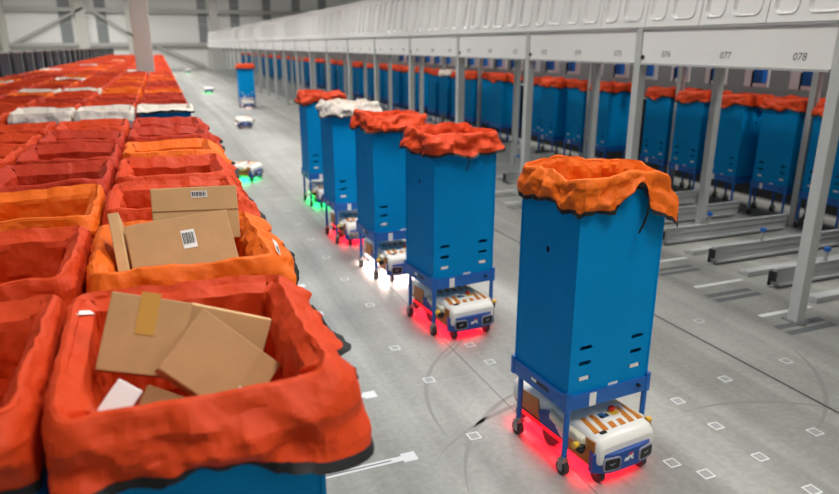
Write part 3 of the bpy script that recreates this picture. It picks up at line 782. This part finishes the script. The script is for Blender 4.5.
obj('rear_beam', MB().box((2.76, BAY * (NB - 1) / 2, 2.05), (.08, BAY * (NB + 1), .10)).mesh('rear_beam'), 'post', rack)
# blue-and-white chute mouths hanging over the parked carts
MOUTH = MB().box((0, 0, 1.93), (.10, .16, .30)).mesh('chute_mouth', bevel=.01)
MOUTHW = MB().box((.25, .28, 1.88), (.03, .42, .34)).mesh('chute_curtain')
HANG = MB().box((-.06, .08, 1.84), (.02, .02, .22)).mesh('hanger')
# lane guides on the floor, carts parked in the lanes
RAILB = MB()
RAILB.box((.85, 0, .165), (2.0, .055, .075)).box((.85, 0, .09), (2.0, .035, .08)).box((.85, .0, .04), (1.9, .10, .02)).box((.85, -.032, .206), (2.0, .010, .012))
RAIL = RAILB.mesh('rail')
RAILLOW = MB().box((.85, .36, .03), (1.9, .07, .05)).box((.85, .43, .02), (1.9, .07, .03)).mesh('floor_channel')
ENDB = MB().box((-.155, 0, .13), (.02, .075, .10)).box((-.12, .045, .09), (.06, .02, .14)).mesh('end_bracket')
FEET = MB().box((-.08, 0, .055), (.05, .03, .11)).mesh('rail_foot')
STUB = MB().box((.55, 0, .24), (.03, .02, .13)).mesh('sensor_stub')
SENS = MB().box((.55, 0, .325), (.05, .05, .045)).mesh('sensor', bevel=.006)
BLACKSL = MB().box((.15, -.0235, .15), (.16, .004, .018)).mesh('rail_slot')
STRIPE1 = MB().box((-.25, 0, .0008), (.62, .05, .0016)).mesh('lane_stripe')
STRIPEG = MB().box((-.32, 0, .0008), (.55, .07, .0016)).mesh('lane_strip')  # shadow strips on the floor, drawn as flat grey
rail_rest = MB(); cart_rest = MB(); cr_idx = []
random.seed(11)
LIN = [bag_meshes(500 + i, BW, BD, 1.622, n=90, rough=.03, drop=.16, flare=.015, lift=.02, lims=(-.33, .33, -.36, .36)) for i in range(4)]
LINF = [bag_meshes(520 + i, BW, BD, 1.622, n=44, rough=.03, drop=.16, flare=.015, lift=.02, lims=(-.33, .33, -.36, .36)) for i in range(3)]
for n_ in range(-2, 77):
    num = 78 - n_; y = Y0 + lane * (n_ + .5)
    xr = 5.62 + .01 * 0
    yr = Y0 + lane * n_ - .115
    if n_ < 30:
        g = thing('lane_guide', 'aluminium floor rail under the rack, %s from the right edge' % ordw(n_ + 2), 'rail', (xr, yr, 0), 0, 'lane guide rails under the rack')
        obj('rail', RAIL, 'alu', g); obj('floor_channel', RAILLOW, 'alu', g); obj('end_bracket', ENDB, 'black', g); obj('rail_foot', FEET, 'zinc', g); obj('rail_slot', BLACKSL, 'black', g)
        s = obj('sensor_stub', STUB, 'alu', g); obj('sensor', SENS, 'steel_blue', s)
        if n_ < 12:
            obj('lane_stripe', STRIPE1, 'tapewhite', floor, (5.35, yr + .30, 0))
            obj('lane_strip', STRIPEG, 'strip_shadow_grey', floor, (5.3, yr - .06, 0)); obj('lane_strip', STRIPEG, 'strip_shadow_grey', floor, (5.3, yr + .06, 0))
    else:
        Mx = Matrix.Translation((xr, yr, 0))
        for mm in (RAIL, RAILLOW): rail_rest.add([v.co for v in mm.vertices], [tuple(p.vertices) for p in mm.polygons], Mx)
    empty = num in (71, 66, 59, 51)
    if not empty:
        xc = 7.60 + BD + random.uniform(-.04, .16); bag = 'white_bag' if num in (61,) else ('orange' if random.random() < .12 else 'red')
        rz = -PI / 2 + random.uniform(-.015, .015)
        if n_ < 46:
            me, hm = random.choice(LIN if n_ < 14 else LINF)
            cart('blue cart with %s liner under the rack, %s lane from the right edge' % (CNAME[bag], ordw(n_ + 2)), xc, y, rz, me, hm, bag, 2 if n_ < 12 else 1, 'carts parked in the lanes under the rack')
        else:
            Mx = Matrix.Translation((xc, y, 0)) @ Matrix.Rotation(rz, 4, 'Z')
            a0 = len(cart_rest.f); cart_rest.add([v.co for v in fme.vertices], [tuple(p.vertices) for p in fme.polygons], Mx); cr_idx += [1] * (len(cart_rest.f) - a0)
            a0 = len(cart_rest.f)
            for mm in (BODY_FAR, LEGS_FAR): cart_rest.add([v.co for v in mm.vertices], [tuple(p.vertices) for p in mm.polygons], Mx)
            cr_idx += [0] * (len(cart_rest.f) - a0)
    if n_ < 24:
        r_ = (5 - 5)
        m_ = obj('chute_mouth', MOUTH, 'steel_blue', rack, (3.05, y - Y0 - .05, 0))
        obj('chute_curtain', MOUTHW, 'whitepanel', m_); obj('hanger', HANG, 'black', m_)
tag(obj('distant_lane_rails', rail_rest.mesh('distant_lane_rails'), 'alu'), 'distant lane rails too small to tell apart under the rack', 'rails', kind='stuff')
me = cart_rest.mesh('distant_lane_carts'); me.materials.append(MT['blue']); me.materials.append(MT['red']); me.polygons.foreach_set('material_index', cr_idx)
tag(obj('distant_lane_carts', me), 'distant blue carts in the far lanes under the rack', 'carts', kind='stuff')
